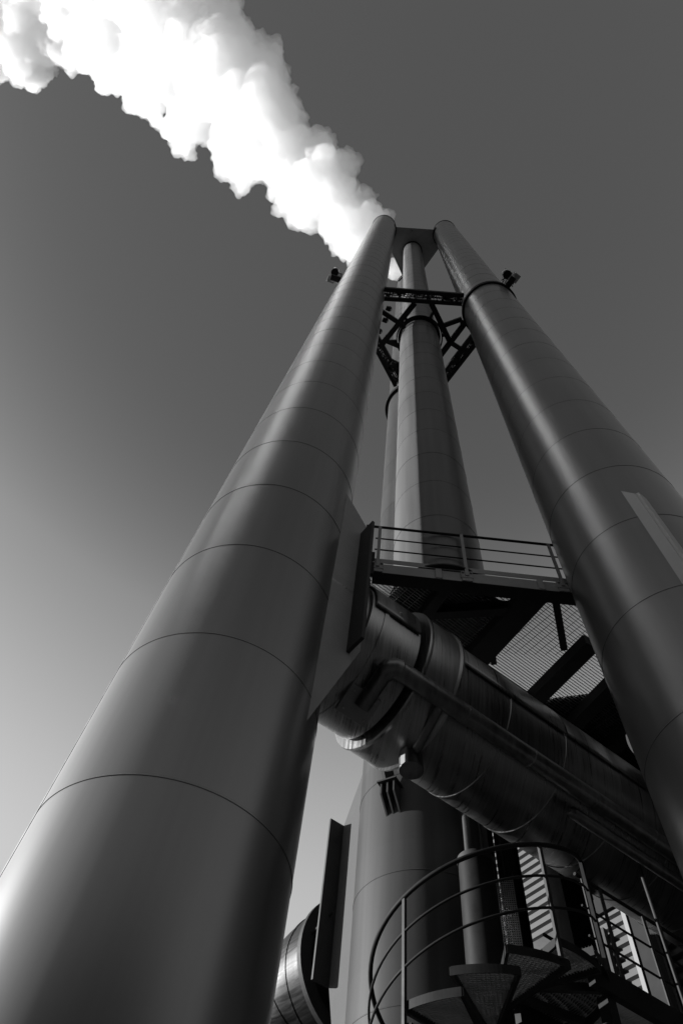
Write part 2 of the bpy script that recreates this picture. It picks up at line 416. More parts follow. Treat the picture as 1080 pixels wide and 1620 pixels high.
# small fittings where the frame meets the two front stacks
for x, y in ((0.35, 4.85), (0.30, 5.3), (3.25, 4.85), (0.15, 5.75), (3.3, 6.3), (0.95, 6.9)):
    bm = BM()
    add_box(bm, Vector((x, y, ZF - 0.22)), Vector((0.09, 0.02, 0)), Vector((-0.02, 0.07, 0)), Zv * 0.09)
    add_tube(bm, [(x, y, ZF - 0.13), (x + 0.02, y, ZF)], 0.025, 8)
    pts = [(x + 0.05 + 0.08 * math.sin(k * 0.55), y + 0.08 * math.cos(k * 0.55), ZF - 0.25 + 0.02 * k) for k in range(12)]
    add_tube(bm, pts, 0.012, 6)
    obj('junction_box', bm, 'black', tF)
bm = BM()
add_lathe(bm, Vector((C.x, C.y, 0)), Zv, [(ZF + 0.02, 0.86, 0), (ZF + 0.02, 0.91, 0), (ZF + 0.10, 0.91, 0), (ZF + 0.10, 0.86, 0)], 64)
obj('guide_ring', bm, 'black', tF)
for az in (165, 285, 45, 225, 110):
    bm = BM(); p = C + vec(az) * 0.88; q = C + vec(az) * 1.12
    add_bar(bm, (p.x, p.y, ZF), (q.x, q.y, ZF), 0.1, 0.2); obj('guide_lug', bm, 'black', tF)

# ------------------------------------------------------------------ warning lamps on the stacks
def warning_lamp(label, c, az, z, flip):
    b0 = c + vec(az) * RS; o = vec(az); s = vec(az + 90) * flip
    t = thing('warning_lamp', label, 'warning lamp', (b0.x, b0.y, z), 'warning lamps clamped to the chimneys'); t.scale = (1.2, 1.2, 1.2)
    bm = BM()
    for dz in (-0.35, 0.1, 0.5):
        add_bar(bm, b0 + Zv * (z + dz) - o * 0.02, b0 + o * 0.42 + Zv * (z + dz + 0.1), 0.05, 0.05)
    add_bar(bm, b0 + o * 0.14 + Zv * (z - 0.5), b0 + o * 0.14 + Zv * (z + 1.0), 0.05, 0.05)
    add_bar(bm, b0 + o * 0.36 + Zv * (z - 0.45), b0 + o * 0.36 + Zv * (z + 0.7), 0.05, 0.05)
    add_bar(bm, b0 + o * 0.12 + s * 0.2 + Zv * (z - 0.2), b0 + o * 0.4 - s * 0.2 + Zv * (z + 0.4), 0.04, 0.04)
    obj('bracket', bm, 'galv', t)
    bm = BM(); add_box(bm, b0 + o * 0.36 + s * 0.16 + Zv * (z + 0.12), o * 0.13, s * 0.1, Zv * 0.17); obj('control_box', bm, 'plate', t, 0.01)
    bm = BM()
    add_lathe(bm, b0 + o * 0.30 - s * 0.12 + Zv * z, Zv, [(0.10, 0.001, 0), (0.10, 0.10, 0), (0.16, 0.12, 0), (0.32, 0.12, 0), (0.40, 0.07, 0), (0.42, 0.001, 0)], 20)
    obj('lamp_glass', bm, 'glass', t)
    bm = BM(); add_lathe(bm, b0 + o * 0.30 - s * 0.12 + Zv * z, Zv, [(-0.08, 0.001, 0), (-0.08, 0.13, 0), (0.09, 0.13, 0), (0.09, 0.001, 0)], 20); obj('lamp_base', bm, 'black', t)
    bm = BM(); add_box(bm, b0 + o * 0.2 + Zv * (z - 0.42), o * 0.17, s * 0.09, Zv * 0.1); obj('transformer', bm, 'black', t, 0.01)
    bm = BM()
    pts = [b0 + o * (0.2 + 0.14 * math.sin(k * 0.5)) + s * (0.1 * math.cos(k * 0.4)) + Zv * (z - 0.55 + 0.1 * k) for k in range(15)]
    add_tube(bm, pts, 0.015, 6); obj('cable', bm, 'black', t)
warning_lamp('warning lamp with bright box clamped to the left edge of the smoking chimney', A, 262, 29.2, 1)
warning_lamp('dark warning lamp on the right chimney, just above its collar', B, 157, 26.5, -1)

# ------------------------------------------------------------------ steam plume
tS_pts = [(-0.9, 4.4, 61.0, 0.65), (-1.6, 4.2, 61.5, 1.1), (-2.6, 4.8, 62.1, 1.83), (-4.4, 4.8, 63.2, 2.9), (-7.1, 3.0, 65.2, 3.47), (-10.6, 1.1, 67.7, 3.77), (-14.0, -1.5, 70.3, 4.38), (-18.6, -4.1, 73.6, 5.06), (-24.2, -6.5, 77.5, 5.54), (-31.0, -8.0, 82.1, 5.89), (-39.0, -9.8, 87.5, 5.58), (-48.0, -8.4, 93.1, 6.85), (-59.0, -10.6, 100.5, 8.23), (-20.9, -8.0, 75.6, 3.94), (-27.2, -12.4, 80.3, 6.1), (-14.4, -6.1, 71.1, 2.25), (1.6, 7.8, 58.9, 0.7), (0.6, 7.7, 59.6, 1.0), (-1.4, 6.7, 61.0, 1.63), (-3.4, 6.6, 62.3, 1.82), (-33.2, -4.6, 83.1, 3.18), (-40.6, -13.3, 89.1, 6.98), (-55.2, -5.4, 97.4, 5.81), (-43.5, -7.1, 90.1, 4.76), (-21.9, -0.5, 75.2, 3.07), (-27.8, -2.1, 79.3, 2.83), (-15.6, 1.9, 70.8, 2.72)]
pr = random.Random(11)
bm = BM()
def puff(c, r, sub=2):
    m = Matrix.Translation(c) @ Matrix.Rotation(pr.uniform(0, 6), 4, Vector((pr.uniform(-1, 1), pr.uniform(-1, 1), 1)).normalized()) @ Matrix.Diagonal((r, r * pr.uniform(0.85, 1.0), r * pr.uniform(0.85, 1.0), 1))
    bmesh.ops.create_icosphere(bm, subdivisions=sub, radius=1.0, matrix=m)
def rdir():
    while True:
        v = Vector((pr.uniform(-1, 1), pr.uniform(-1, 1), pr.uniform(-1, 1)))
        if 0.1 < v.length < 1: return v.normalized()
for x, y, z, r in tS_pts:
    c = Vector((x, y, z)); puff(c, r * 0.90)
    if r > 1:
        for k in range(24):
            d = rdir(); r1 = r * pr.uniform(0.22, 0.42); c1 = c + d * r * pr.uniform(0.72, 0.88); puff(c1, r1)
            for j in range(3):
                d2 = (d + rdir() * 0.9).normalized(); puff(c1 + d2 * r1 * 0.85, r1 * pr.uniform(0.25, 0.45), 1)
plume = obj('steam_plume', bm, 'steam')
tag(plume, 'bright white plume of steam drifting from the chimney tops to the upper left', 'steam', kind='stuff')
rm = plume.modifiers.new('fuse', 'REMESH'); rm.mode = 'VOXEL'; rm.voxel_size = 0.12; rm.use_smooth_shade = True
for nm, size, strength in (('billow', 2.4, 1.5), ('curl', 0.9, 0.85), ('wisp', 0.4, 0.5), ('fine', 0.2, 0.26)):
    tx = bpy.data.textures.new(nm, 'CLOUDS'); tx.noise_scale = size; tx.noise_depth = 4
    dm = plume.modifiers.new(nm, 'DISPLACE'); dm.texture = tx; dm.strength = strength; dm.mid_level = 0.5; dm.texture_coords = 'GLOBAL'

r2_ = plume.modifiers.new('clean', 'REMESH'); r2_.mode = 'VOXEL'; r2_.voxel_size = 0.11; r2_.use_smooth_shade = True

# ------------------------------------------------------------------ maintenance platform between the front stacks
ZP = 8.40
tM = thing('maintenance_platform', 'dark steel grating platform with a handrail between the left and right chimneys', 'platform', (1.8, 6.0, ZP))
FL, FR = Vector((0.60, 5.16)), Vector((3.84, 4.87))          # front face of the edge beam, left and right
fd = (FR - FL).normalized(); fn = Vector((-fd.y, fd.x))       # along the edge / away from the camera
def FP(s, d, z): p = FL + fd * s + fn * d; return Vector((p.x, p.y, z))
LEN = (FR - FL).length
f3 = Vector((fd.x, fd.y, 0)); n3 = Vector((fn.x, fn.y, 0))
bm = BM()
add_box(bm, FP(LEN / 2, 0.006, ZP - 0.145), f3 * LEN / 2, n3 * 0.006, Zv * 0.105)
add_box(bm, FP(LEN / 2, 0.10, ZP - 0.032), f3 * LEN / 2, n3 * 0.10, Zv * 0.008)
obj('edge_beam', bm, 'plate', tM)
bm = BM(); add_box(bm, FP(LEN / 2, 0.10, ZP - 0.258), f3 * LEN / 2, n3 * 0.10, Zv * 0.008); obj('bottom_flange', bm, 'black', tM)  # coloured black for the shade under the beam
for s in (0.95, 2.42):
    bm = BM(); add_box(bm, FP(s, -0.014, ZP - 0.145), f3 * 0.045, n3 * 0.014, Zv * 0.118); obj('web_stiffener', bm, 'plate', tM, 0.003)
bm = BM(); add_box(bm, FP(LEN / 2, 0.0, ZP + 0.06), f3 * (LEN / 2 + 0.03), n3 * 0.004, Zv * 0.055); obj('toe_board', bm, 'plate', tM)
# handrail
tr = BM(); add_tube(tr, [FP(-0.16, -0.02, ZP + 1.06), FP(LEN - 0.12, -0.02, ZP + 1.06)], 0.022, 10); hr = obj('top_rail', tr, 'black', tM)
for h, x1 in ((0.70, LEN + 0.02), (0.36, LEN + 0.02)):
    tr = BM(); add_tube(tr, [FP(0.0, -0.015, ZP + h), FP(x1, -0.015, ZP + h)], 0.012, 8); obj('mid_rail', tr, 'black', tM)
tr = BM(); add_tube(tr, [FP(LEN + 0.02, -0.015, ZP + 0.70), FP(LEN + 0.05, -0.01, ZP + 0.53), FP(LEN + 0.02, -0.015, ZP + 0.36)], 0.012, 8); obj('rail_loop', tr, 'steel', tM)
for s in (0.06, 1.36, 2.74):
    bm = BM(); add_box(bm, FP(s, -0.035, ZP + 0.46), f3 * 0.025, n3 * 0.008, Zv * 0.60)
    po = obj('post', bm, 'plate', tM)
    bm = BM(); add_box(bm, FP(s, -0.014, ZP - 0.10), f3 * 0.085, n3 * 0.012, Zv * 0.075); add_box(bm, FP(s, -0.010, ZP - 0.21), f3 * 0.075, n3 * 0.009, Zv * 0.04)
    for q in (-0.06, 0.06): add_tube(bm, [FP(s + q, -0.05, ZP - 0.06), FP(s + q, -0.02, ZP - 0.06)], 0.018, 6)
    obj('post_foot', bm, 'plate', po)
# left end post beside the flange of the left stack
bm = BM(); add_box(bm, FP(-0.02, 0.0, ZP - 0.05), f3 * 0.03, n3 * 0.03, Zv * 0.3); obj('end_plate', bm, 'black', tM)
# bracket to the right stack
bm = BM()
add_box(bm, FP(LEN + 0.03, 0.06, ZP - 0.10), f3 * 0.13, n3 * 0.02, Zv * 0.13)
for dz in (0.0, -0.11, -0.22):
    add_box(bm, FP(LEN + 0.10, 0.09, ZP - 0.16 + dz), f3 * 0.12, n3 * 0.14, Zv * 0.012)
obj('stack_bracket', bm, 'steel', tM)

poly = [(0.60, 5.36), (3.80, 5.07), (4.06, 5.16), (4.6, 4.98), (4.95, 5.2), (6.4, 7.9), (4.5, 9.0), (3.05, 8.55), (2.75, 7.92), (2.05, 7.62), (1.3, 7.95), (0.25, 6.2)]
def clip(poly, p, d):
    """parameter intervals along p + t*d inside the polygon, hole of the centre pipe removed"""
    ts = []
    for i in range(len(poly)):
        a, b_ = Vector(poly[i]), Vector(poly[(i + 1) % len(poly)])
        e = b_ - a; den = d.x * e.y - d.y * e.x
        if abs(den) < 1e-9: continue
        w = a - p; t_ = (w.x * e.y - w.y * e.x) / den; u_ = (w.x * d.y - w.y * d.x) / den
        if 0 <= u_ < 1: ts.append(t_)
    ts.sort(); iv = list(zip(ts[0::2], ts[1::2]))
    cc = Vector((C.x, C.y)); w = cc - p; tc_ = w.dot(d); off = (w - d * tc_).length
    if False:
        hw = math.sqrt(0.83 ** 2 - off ** 2); out = []
        for a, b_ in iv:
            if b_ < tc_ - hw or a > tc_ + hw: out.append((a, b_)); continue
            if a < tc_ - hw: out.append((a, tc_ - hw))
            if b_ > tc_ + hw: out.append((tc_ + hw, b_))
        iv = out
    return [(a, b_) for a, b_ in iv if b_ - a > 0.03]
def grating(bm, poly, d, pitch, hgt, th, z, p0):
    n = Vector((-d.y, d.x))
    for k in range(-260, 260):
        p = p0 + n * (k * pitch)
        for a, b_ in clip(poly, p, d):
            q0, q1 = p + d * a, p + d * b_
            add_bar(bm, (q0.x, q0.y, z), (q1.x, q1.y, z), th, hgt)
gd = Vector((DV.x, DV.y))
bm = BM(); grating(bm, poly, gd, 0.046, 0.025, 0.005, ZP - 0.010, Vector((2, 6))); grating(bm, poly, Vector((-gd.y, gd.x)), 0.12, 0.006, 0.004, ZP - 0.002, Vector((2, 6)))
obj('grating', bm, 'grate', tM)
def pb(name, p, q, w, h, z, ib=False, mat='black'):
    bm = BM(); (add_ibeam if ib else add_bar)(bm, (p[0], p[1], z), (q[0], q[1], z), w, h); return obj(name, bm, mat, tM)
pb('cross_beam', (1.71, 5.21), (1.22, 6.6), 0.16, 0.20, ZP - 0.15)
pb('cross_beam', (2.97, 5.08), (1.95, 7.7), 0.36, 0.20, ZP - 0.15)
pb('cross_beam', (4.02, 5.75), (3.20, 7.9), 0.24, 0.20, ZP - 0.15)
pb('cross_beam', (4.75, 6.0), (4.0, 8.2), 0.22, 0.20, ZP - 0.15)
pb('cross_beam', (5.5, 6.4), (4.7, 8.6), 0.22, 0.20, ZP - 0.15)
pb('trimmer_beam', (1.50, 5.78), (2.70, 5.42), 0.13, 0.20, ZP - 0.14, True)
pb('trimmer_beam', (1.30, 6.55), (2.40, 6.80), 0.16, 0.22, ZP - 0.15)
pb('trimmer_beam', (2.38, 6.52), (6.0, 8.4), 0.16, 0.22, ZP - 0.16)
pb('trimmer_beam', (0.55, 5.40), (0.30, 6.10), 0.12, 0.20, ZP - 0.14)
pb('tie_bar', (3.30, 5.15), (3.70, 6.0), 0.10, 0.10, ZP - 0.09)
pb('tie_bar', (1.95, 5.33), (2.65, 5.40), 0.025, 0.03, ZP - 0.05)
pb('tie_bar', (2.55, 5.95), (2.75, 6.5), 0.09, 0.10, ZP - 0.10)
bm = BM(); add_tube(bm, [U(1.8, 4.6, ZP - 0.05), U(5.6, 4.6, ZP - 0.05)], 0.014, 6); obj('conduit', bm, 'black', tM)
# solid deck plates near the building
bm = BM(); add_prism(bm, [Vector((x, y, ZP + 0.012)) for x, y in ((3.6, 7.2), (5.0, 6.6), (6.35, 7.9), (4.5, 8.95), (3.1, 8.4))], Zv * 0.01); obj('deck_plate', bm, 'black', tM)

# ------------------------------------------------------------------ insulated flue duct into the left stack
def along(prof, q, z, n=72, a0=0.0, a1=2 * math.pi, bm=None):
    bm = bm or BM(); add_lathe(bm, U(0, q, z), DV, prof, n, Zv, a0, a1); return bm
QD, ZD = 4.485, 6.37
tU = thing('flue_duct', 'large round flue duct with streaked metal cladding running up to the left chimney', 'duct', U(6, QD, GZ))
obj('inlet_stub', along([(2.0, 0.785, 0), (2.55, 0.785, 0), (2.56, 0.835, 0), (2.74, 0.835, 0), (2.74, 0.845, 0), (2.80, 0.845, 0), (2.80, 0.835, 0), (3.27, 0.835, 0), (3.27, 0.72, 0)], QD, ZD - 0.02), 'clad_lit', tU)
obj('joint_gap', along([(3.25, 0.76, 0), (3.42, 0.76, 0)], QD, ZD), 'black', tU)
cl = obj('expansion_collar', along([(3.34, 0.74, 0), (3.34, 0.935, 0), (3.36, 0.945, 0), (3.40, 0.93, 0), (3.80, 0.93, 0), (3.83, 0.95, 0), (3.86, 0.945, 0), (3.87, 0.83, 0)], QD, ZD), 'clad_lit', tU)
prof = [(3.84, 0.845, 0)]
for v in (4.70, 5.62, 6.58, 7.52, 8.46):
    prof += [(v - 0.02, 0.845, 0), (v - 0.012, 0.853, 0), (v + 0.012, 0.853, 0), (v + 0.02, 0.845, 0)]
prof += [(9.6, 0.845, 0)]
obj('duct_shell', along(prof, QD, ZD), 'clad', tU)
# upper half shells lap over the lower ones with a drip edge at mid height
def lap(v0, v1, r0):
    bm = BM(); c = U(0, QD, ZD); n = 40; rings = []
    for v in (v0, v1):
        for r in (r0, r0 + 0.018):
            rings.append([bm.verts.new(c + DV * v + QV * (r * math.cos(a)) + Zv * (r * math.sin(a))) for a in [R(-4) + (R(188)) * k / n for k in range(n + 1)]])
    a_, b_, c_, d_ = rings
    for k in range(n):
        f = bm.faces.new((b_[k], b_[k + 1], d_[k + 1], d_[k])); f.smooth = True
        bm.faces.new((a_[k], a_[k + 1], b_[k + 1], b_[k])); bm.faces.new((c_[k], d_[k], d_[k + 1], c_[k + 1]))
    bm.faces.new((a_[0], b_[0], d_[0], c_[0])); bm.faces.new((a_[n], c_[n], d_[n], b_[n]))
    return bm
for v0, v1 in ((3.89, 5.60), (5.63, 7.50), (7.53, 9.5)): obj('top_cladding', lap(v0, v1, 0.857), 'clad', tU)
obj('top_cladding', lap(2.60, 3.25, 0.85), 'clad', tU)
# inspection door below the stub
bm = BM(); c0 = U(2.93, 4.33, 5.50)
nn = (QV * -0.52 - Zv * 0.86).normalized(); ss = DV; uu = nn.cross(ss)
add_box(bm, c0 + nn * 0.02, ss * 0.20, uu * 0.17, nn * 0.03); dr = obj('inspection_door', bm, 'plate', tU, 0.006)
for i in (-1, 1):
    for j in (-1, 1):
        bm = BM(); add_tube(bm, [c0 + ss * 0.14 * i + uu * 0.11 * j + nn * 0.05, c0 + ss * 0.14 * i + uu * 0.11 * j + nn * 0.066], 0.012, 6); obj('bolt', bm, 'galv', dr)


# insulated pipe hung along the duct
tI = thing('insulated_pipe', 'clad pipe with an elbow running along the side of the big flue duct', 'pipe', U(6, 3.77, GZ))
PQ, PZ = 3.77, 5.66
prof = [(3.05, 0.108, 0)]
for v in (4.0, 5.0, 6.0, 7.0, 8.0): prof += [(v - 0.02, 0.108, 0), (v - 0.015, 0.112, 0), (v + 0.015, 0.112, 0), (v + 0.02, 0.108, 0)]
prof += [(9.5, 0.108, 0)]
obj('straight_run', along(prof, PQ, PZ, 28), 'pipe', tI)
bm = BM(); pts = []
e1 = U(2.92, PQ, PZ); pass
for p in (U(3.06, PQ, PZ), U(3.00, PQ + 0.012, PZ - 0.003), U(2.955, PQ + 0.05, PZ - 0.012), U(2.94, PQ + 0.12, PZ - 0.03)): pts.append(p)
add_tube(bm, pts, 0.114, 24, False)
obj('elbow', bm, 'pipe', tI)
bm = BM(); add_tube(bm, [U(2.942, PQ + 0.11, PZ - 0.03), U(2.95, 4.28, 5.43)], 0.092, 24); obj('drop_leg', bm, 'pipe', tI)
bm = BM(); add_tube(bm, [U(3.68, PQ + 0.05, PZ - 0.03), U(3.81, 4.42, 5.44)], 0.062, 20); br = obj('branch', bm, 'pipe', tI)
bm = BM(); add_lathe(bm, U(3.83, 4.50, 0), Zv, [(5.24, 0.001, 0), (5.24, 0.135, 0), (5.25, 0.14, 0), (5.27, 0.135, 0), (5.52, 0.135, 0), (5.52, 0.001, 0)], 32); obj('end_cap', bm, 'pipe', br)
bm = BM(); add_box(bm, U(3.70, 4.46, 5.38), DV * 0.012, QV * 0.05, Zv * 0.14); obj('cap_bracket', bm, 'white', br)
for v in (5.2, 6.9, 8.5):
    bm = BM(); add_bar(bm, U(v, PQ, PZ + 0.1), U(v, PQ + 0.12, PZ + 0.45), 0.03, 0.05); obj('hanger', bm, 'steel', tI)
# smaller lagged pipe below it
tJ = thing('insulated_pipe', 'short thin lagged pipe under the big flue duct, its rounded end free', 'pipe', U(7, 3.95, GZ))
bm = BM(); q2, z2 = 3.95, 3.95 * math.tan(R(54.15))
add_tube(bm, [U(5.74, q2, z2), U(5.77, q2, z2), U(5.82, q2, z2), U(7.7, q2, z2), U(9.45, q2, z2)], [0.03, 0.06, 0.072, 0.072, 0.072], 20); obj('pipe_run', bm, 'pipe', tJ)

# second duct beyond, partly hidden behind the right stack
tV = thing('flue_duct', 'shadowed clad duct above the flue duct, beside the right chimney edge', 'duct', U(8.2, 3.5, GZ))
obj('duct_shell', along([(7.3, 0.001, 0), (7.3, 0.62, 0), (7.5, 0.62, 0), (7.5, 0.635, 0), (7.54, 0.635, 0), (7.54, 0.62, 0), (9.6, 0.62, 0)], 3.15, 7.35), 'steel', tV)
obj('strap', along([(7.85, 0.64, 0), (8.2, 0.64, 0)], 3.15, 7.35), 'black', tV)

# ------------------------------------------------------------------ elbow duct into the rear stack
tE = thing('elbow_duct', 'clad elbow duct with a flange ring entering the rear chimney from behind', 'duct', (D.x - 1.4, D.y + 2, GZ))
ed = vec(332); ZE = 5.35; EC = Vector((D.x, D.y, ZE))
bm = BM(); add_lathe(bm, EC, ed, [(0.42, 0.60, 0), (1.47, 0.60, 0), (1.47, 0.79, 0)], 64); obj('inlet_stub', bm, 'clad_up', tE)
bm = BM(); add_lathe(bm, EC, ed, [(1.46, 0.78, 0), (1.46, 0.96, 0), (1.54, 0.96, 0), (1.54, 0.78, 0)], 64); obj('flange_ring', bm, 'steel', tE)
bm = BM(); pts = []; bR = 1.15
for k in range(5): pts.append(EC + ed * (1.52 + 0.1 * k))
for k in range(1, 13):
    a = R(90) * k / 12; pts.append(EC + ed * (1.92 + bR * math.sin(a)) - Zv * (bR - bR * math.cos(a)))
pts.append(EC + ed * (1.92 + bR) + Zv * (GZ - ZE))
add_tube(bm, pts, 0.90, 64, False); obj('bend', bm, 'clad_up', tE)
bm = BM()
for k in (4, 7, 10, 13, 16):
    p, a = pts[k], (pts[k + 1] - pts[k - 1]).normalized()
    add_lathe(bm, p, a, [(-0.025, 0.895, 0), (-0.018, 0.912, 0), (0.018, 0.912, 0), (0.025, 0.895, 0)], 64)
obj('seam_band', bm, 'clad_up', tE)
bm = BM(); add_bar(bm, EC + ed * 1.0 + vec(242) * 0.80 + Zv * 0.25, EC + ed * 1.5 + vec(242) * 0.80 + Zv * 0.15, 0.02, 0.03); obj('lap_strip', bm, 'black', tE)

# ------------------------------------------------------------------ support bracket on the rear stack
bz = 6.55; bp_ = D + vec(218) * RS
tK = thing('support_bracket', 'dark support bracket of three short upright plates on the rear chimney', 'bracket', (bp_.x, bp_.y, bz))
for k in (-1, 0, 1):
    o3, s3 = vec(218), vec(128); c0 = bp_ + s3 * (0.10 * k) + Zv * bz
    bm = BM(); add_prism(bm, [c0 - o3 * 0.05 + Zv * 0.20 - s3 * 0.012, c0 + o3 * 0.20 + Zv * 0.20 - s3 * 0.012, c0 + o3 * 0.20 + Zv * 0.02 - s3 * 0.012, c0 - o3 * 0.02 - Zv * 0.22 - s3 * 0.012], s3 * 0.024); obj('rib', bm, 'steel', tK)
bm = BM(); add_box(bm, bp_ + vec(218) * 0.10 + Zv * (bz + 0.21), vec(218) * 0.14, vec(128) * 0.15, Zv * 0.012); obj('top_plate', bm, 'steel', tK)
bm = BM(); add_bar(bm, bp_ + vec(218) * 0.12 + Zv * (bz + 0.22), bp_ + vec(218) * 0.42 + vec(308) * 0.2 + Zv * (ZP - 0.2), 0.14, 0.14); obj('arm', bm, 'black', tK)

# ------------------------------------------------------------------ spiral stair
SC = pol(18.2, 7.35); R0, R1 = 0.205, 1.16; DA, DZ = 25.0, 0.172; ZT0 = 3.24      # first seen tread, centre azimuth 224
tT = thing('spiral_staircase', 'dark spiral staircase with grated wedge treads and curved handrails, bottom right', 'staircase', (SC.x, SC.y, GZ))
bm = BM(); add_lathe(bm, Vector((SC.x, SC.y, 0)), Zv, [(GZ, R0, 0), (5.16, R0, 0)], 48); cp = obj('centre_post', bm, 'black', tT)
bm = BM(); add_lathe(bm, Vector((SC.x, SC.y, 0)), Zv, [(5.12, R0, 0), (5.12, R0 + 0.012, 0), (5.20, R0 + 0.012, 0), (5.22, R0 - 0.03, 0), (5.22, 0.001, 0)], 48); obj('post_cap', bm, 'steel', cp)
def tread_mesh():
    """local: centred on the post, middle of the tread towards +Y, top at z = 0"""
    bm = BM(); h = 0.075; n = 16; hw = R(DA / 2 + 2)
    def pt(r, a, z): return Vector((r * math.sin(a), r * math.cos(a), z))
    th = 0.006
    for k in range(n):                                           # curved outer plate
        a0, a1 = -hw + 2 * hw * k / n, -hw + 2 * hw * (k + 1) / n
        add_prism(bm, [pt(R1, a0, 0), pt(R1, a1, 0), pt(R1 - th, a1, 0), pt(R1 - th, a0, 0)], Vector((0, 0, -h)))
    for a in (-hw, hw):
        p, q = pt(R0 - 0.01, a * 0.9, -h / 2), pt(R1 - 0.004, a, -h / 2); add_bar(bm, p, q, 0.03, h - 0.006)
    return finish(bm, 'tread', 'black')
def tread_grate_mesh():
    bm = BM(); hw = R(DA / 2 + 1)
    def pt(r, a, z): return Vector((r * math.sin(a), r * math.cos(a), z))
    r = R0 + 0.05
    while r < R1 - 0.01:
        w = r * math.sin(hw); add_bar(bm, (-w, r, -0.018), (w, r, -0.018), 0.004, 0.028); r += 0.030
    x = -0.24
    while x < 0.245:
        y0 = max(R0 + 0.03, abs(x) / math.tan(hw)); 
        if y0 < R1 - 0.04: add_bar(bm, (x, y0, -0.012), (x, math.sqrt((R1 - 0.01) ** 2 - x * x), -0.012), 0.006, 0.014)
        x += 0.040
    return finish(bm, 'tread_grating', 'grate')
tm, tg = tread_mesh(), tread_grate_mesh()
NT = 27
for k in range(-23, 4):
    az = 224 - DA * k; z = ZT0 + DZ * k
    o = bpy.data.objects.new('tread', tm); COL.objects.link(o); o.parent = tT; o.location = (0, 0, z - GZ); o.rotation_euler = (0, 0, -R(az))
    g = bpy.data.objects.new('tread_grating', tg); COL.objects.link(g); g.parent = o
# landing quadrant between the last tread and the walkway
azL0, azL1 = 137, 40
bm = BM(); n = 12
pl_ = [SC + vec(azL0 + (azL1 - azL0) * k / n) * R1 for k in range(n + 1)]
ZL = 3.92
outer = [Vector((p.x, p.y, ZL - 0.08)) for p in pl_]
for a, b_ in zip(outer, outer[1:]): add_bar(bm, a, b_, 0.01, 0.09)
for a in (azL0, 105, 72, azL1): p = SC + vec(a) * R0; q = SC + vec(a) * R1; add_bar(bm, (p.x, p.y, ZL - 0.07), (q.x, q.y, ZL - 0.07), 0.05, 0.08)
for k in range(30):
    r = R0 + 0.04 + k * 0.032
    if r > R1: break
    for a0 in range(azL1, azL0 - 4, 9):
        p = SC + vec(a0) * r; q = SC + vec(min(a0 + 9, azL0)) * r; add_bar(bm, (p.x, p.y, ZL - 0.018), (q.x, q.y, ZL - 0.018), 0.004, 0.028)
obj('landing', bm, 'steel', tT)
def rail_pts(h, az0, az1, r, n):
    out = []
    for k in range(n + 1):
        az = az0 + (az1 - az0) * k / n
        z = ZT0 + DZ * (224 - az) / DA; z = min(z, ZL - 0.02)
        p = SC + vec(az) * r; out.append(Vector((p.x, p.y, z + h)))
    return out
for name, h, rr, a1 in (('handrail', 1.02, 0.024, 118), ('mid_rail', 0.68, 0.013, 118), ('mid_rail', 0.36, 0.013, 118)):
    bm = BM(); pts = rail_pts(h, 224 + 23 * 25, a1, R1 + 0.015, 160)
    if name == 'handrail':
        e = pts[-1]; pts += [e + vec(20) * 0.06 - Zv * 0.03, e + vec(30) * 0.1 - Zv * 0.12, e + vec(30) * 0.1 - Zv * 0.28]
    add_tube(bm, pts, rr, 10); obj(name, bm, 'black', tT)
for az in (237, 164, 125, 312, 27 + 360, 102 + 360, 177 + 360, 252 + 360, 327 + 360, 402 + 360):
    z = min(ZT0 + DZ * (224 - az) / DA, ZL - 0.02); p = SC + vec(az) * (R1 + 0.012)
    bm = BM(); add_bar(bm, (p.x, p.y, z - 0.10), (p.x, p.y, z + 1.0), 0.034, 0.034, vec(az))
    obj('post', bm, 'steel', tT)

# ------------------------------------------------------------------ walkway from the stair to the building
tW = thing('walkway', 'dark grated walkway with rails from the spiral stair to the corrugated wall', 'walkway', U(7.7, 4.7, ZL))
for q in (4.18, 5.15):
    bm = BM(); add_bar(bm, U(5.75, q, ZL - 0.12), U(9.48, q, ZL - 0.12), 0.08, 0.22); obj('side_beam', bm, 'black', tW)
bm = BM(); v = 5.8
while v < 9.46: add_bar(bm, U(v, 4.22, ZL - 0.02), U(v, 5.11, ZL - 0.02), 0.005, 0.028); v += 0.036
for q in (4.4, 4.6, 4.8, 5.0): add_bar(bm, U(5.8, q, ZL - 0.012), U(9.46, q, ZL - 0.012), 0.006, 0.012)
obj('grating', bm, 'grate', tW)
for q in (4.16, 5.17):
    for h, r in ((0.92, 0.02), (0.57, 0.012), (0.26, 0.012)):
        bm = BM(); add_tube(bm, [U(5.85 if q < 4.5 else 6.4, q, ZL + h), U(9.46, q, ZL + h)], r, 8); obj('rail', bm, 'black', tW)
    for v in (5.95, 6.22, 6.9, 7.9, 8.9):
        if q > 4.5 and v < 6.5: continue
        bm = BM(); add_bar(bm, U(v, q - 0.01, ZL - 0.2), U(v, q - 0.01, ZL + 0.93), 0.05, 0.014, QV); obj('post', bm, 'steel', tW)
for v, q in ((6.0, 4.25), (9.2, 4.25)):
    bm = BM(); add_bar(bm, U(v, q, GZ), U(v, q, ZL - 0.23), 0.12, 0.12, DV); obj('leg', bm, 'black', tW)
# drop pipe at the walkway
bm = BM(); add_tube(bm, [U(7.05, 4.08, 3.9), U(7.05, 4.08, 5.88)], 0.022, 8); tag(obj('drop_pipe', bm, 'steel'), 'thin upright pipe rising beside the walkway rail at far right', 'pipe')

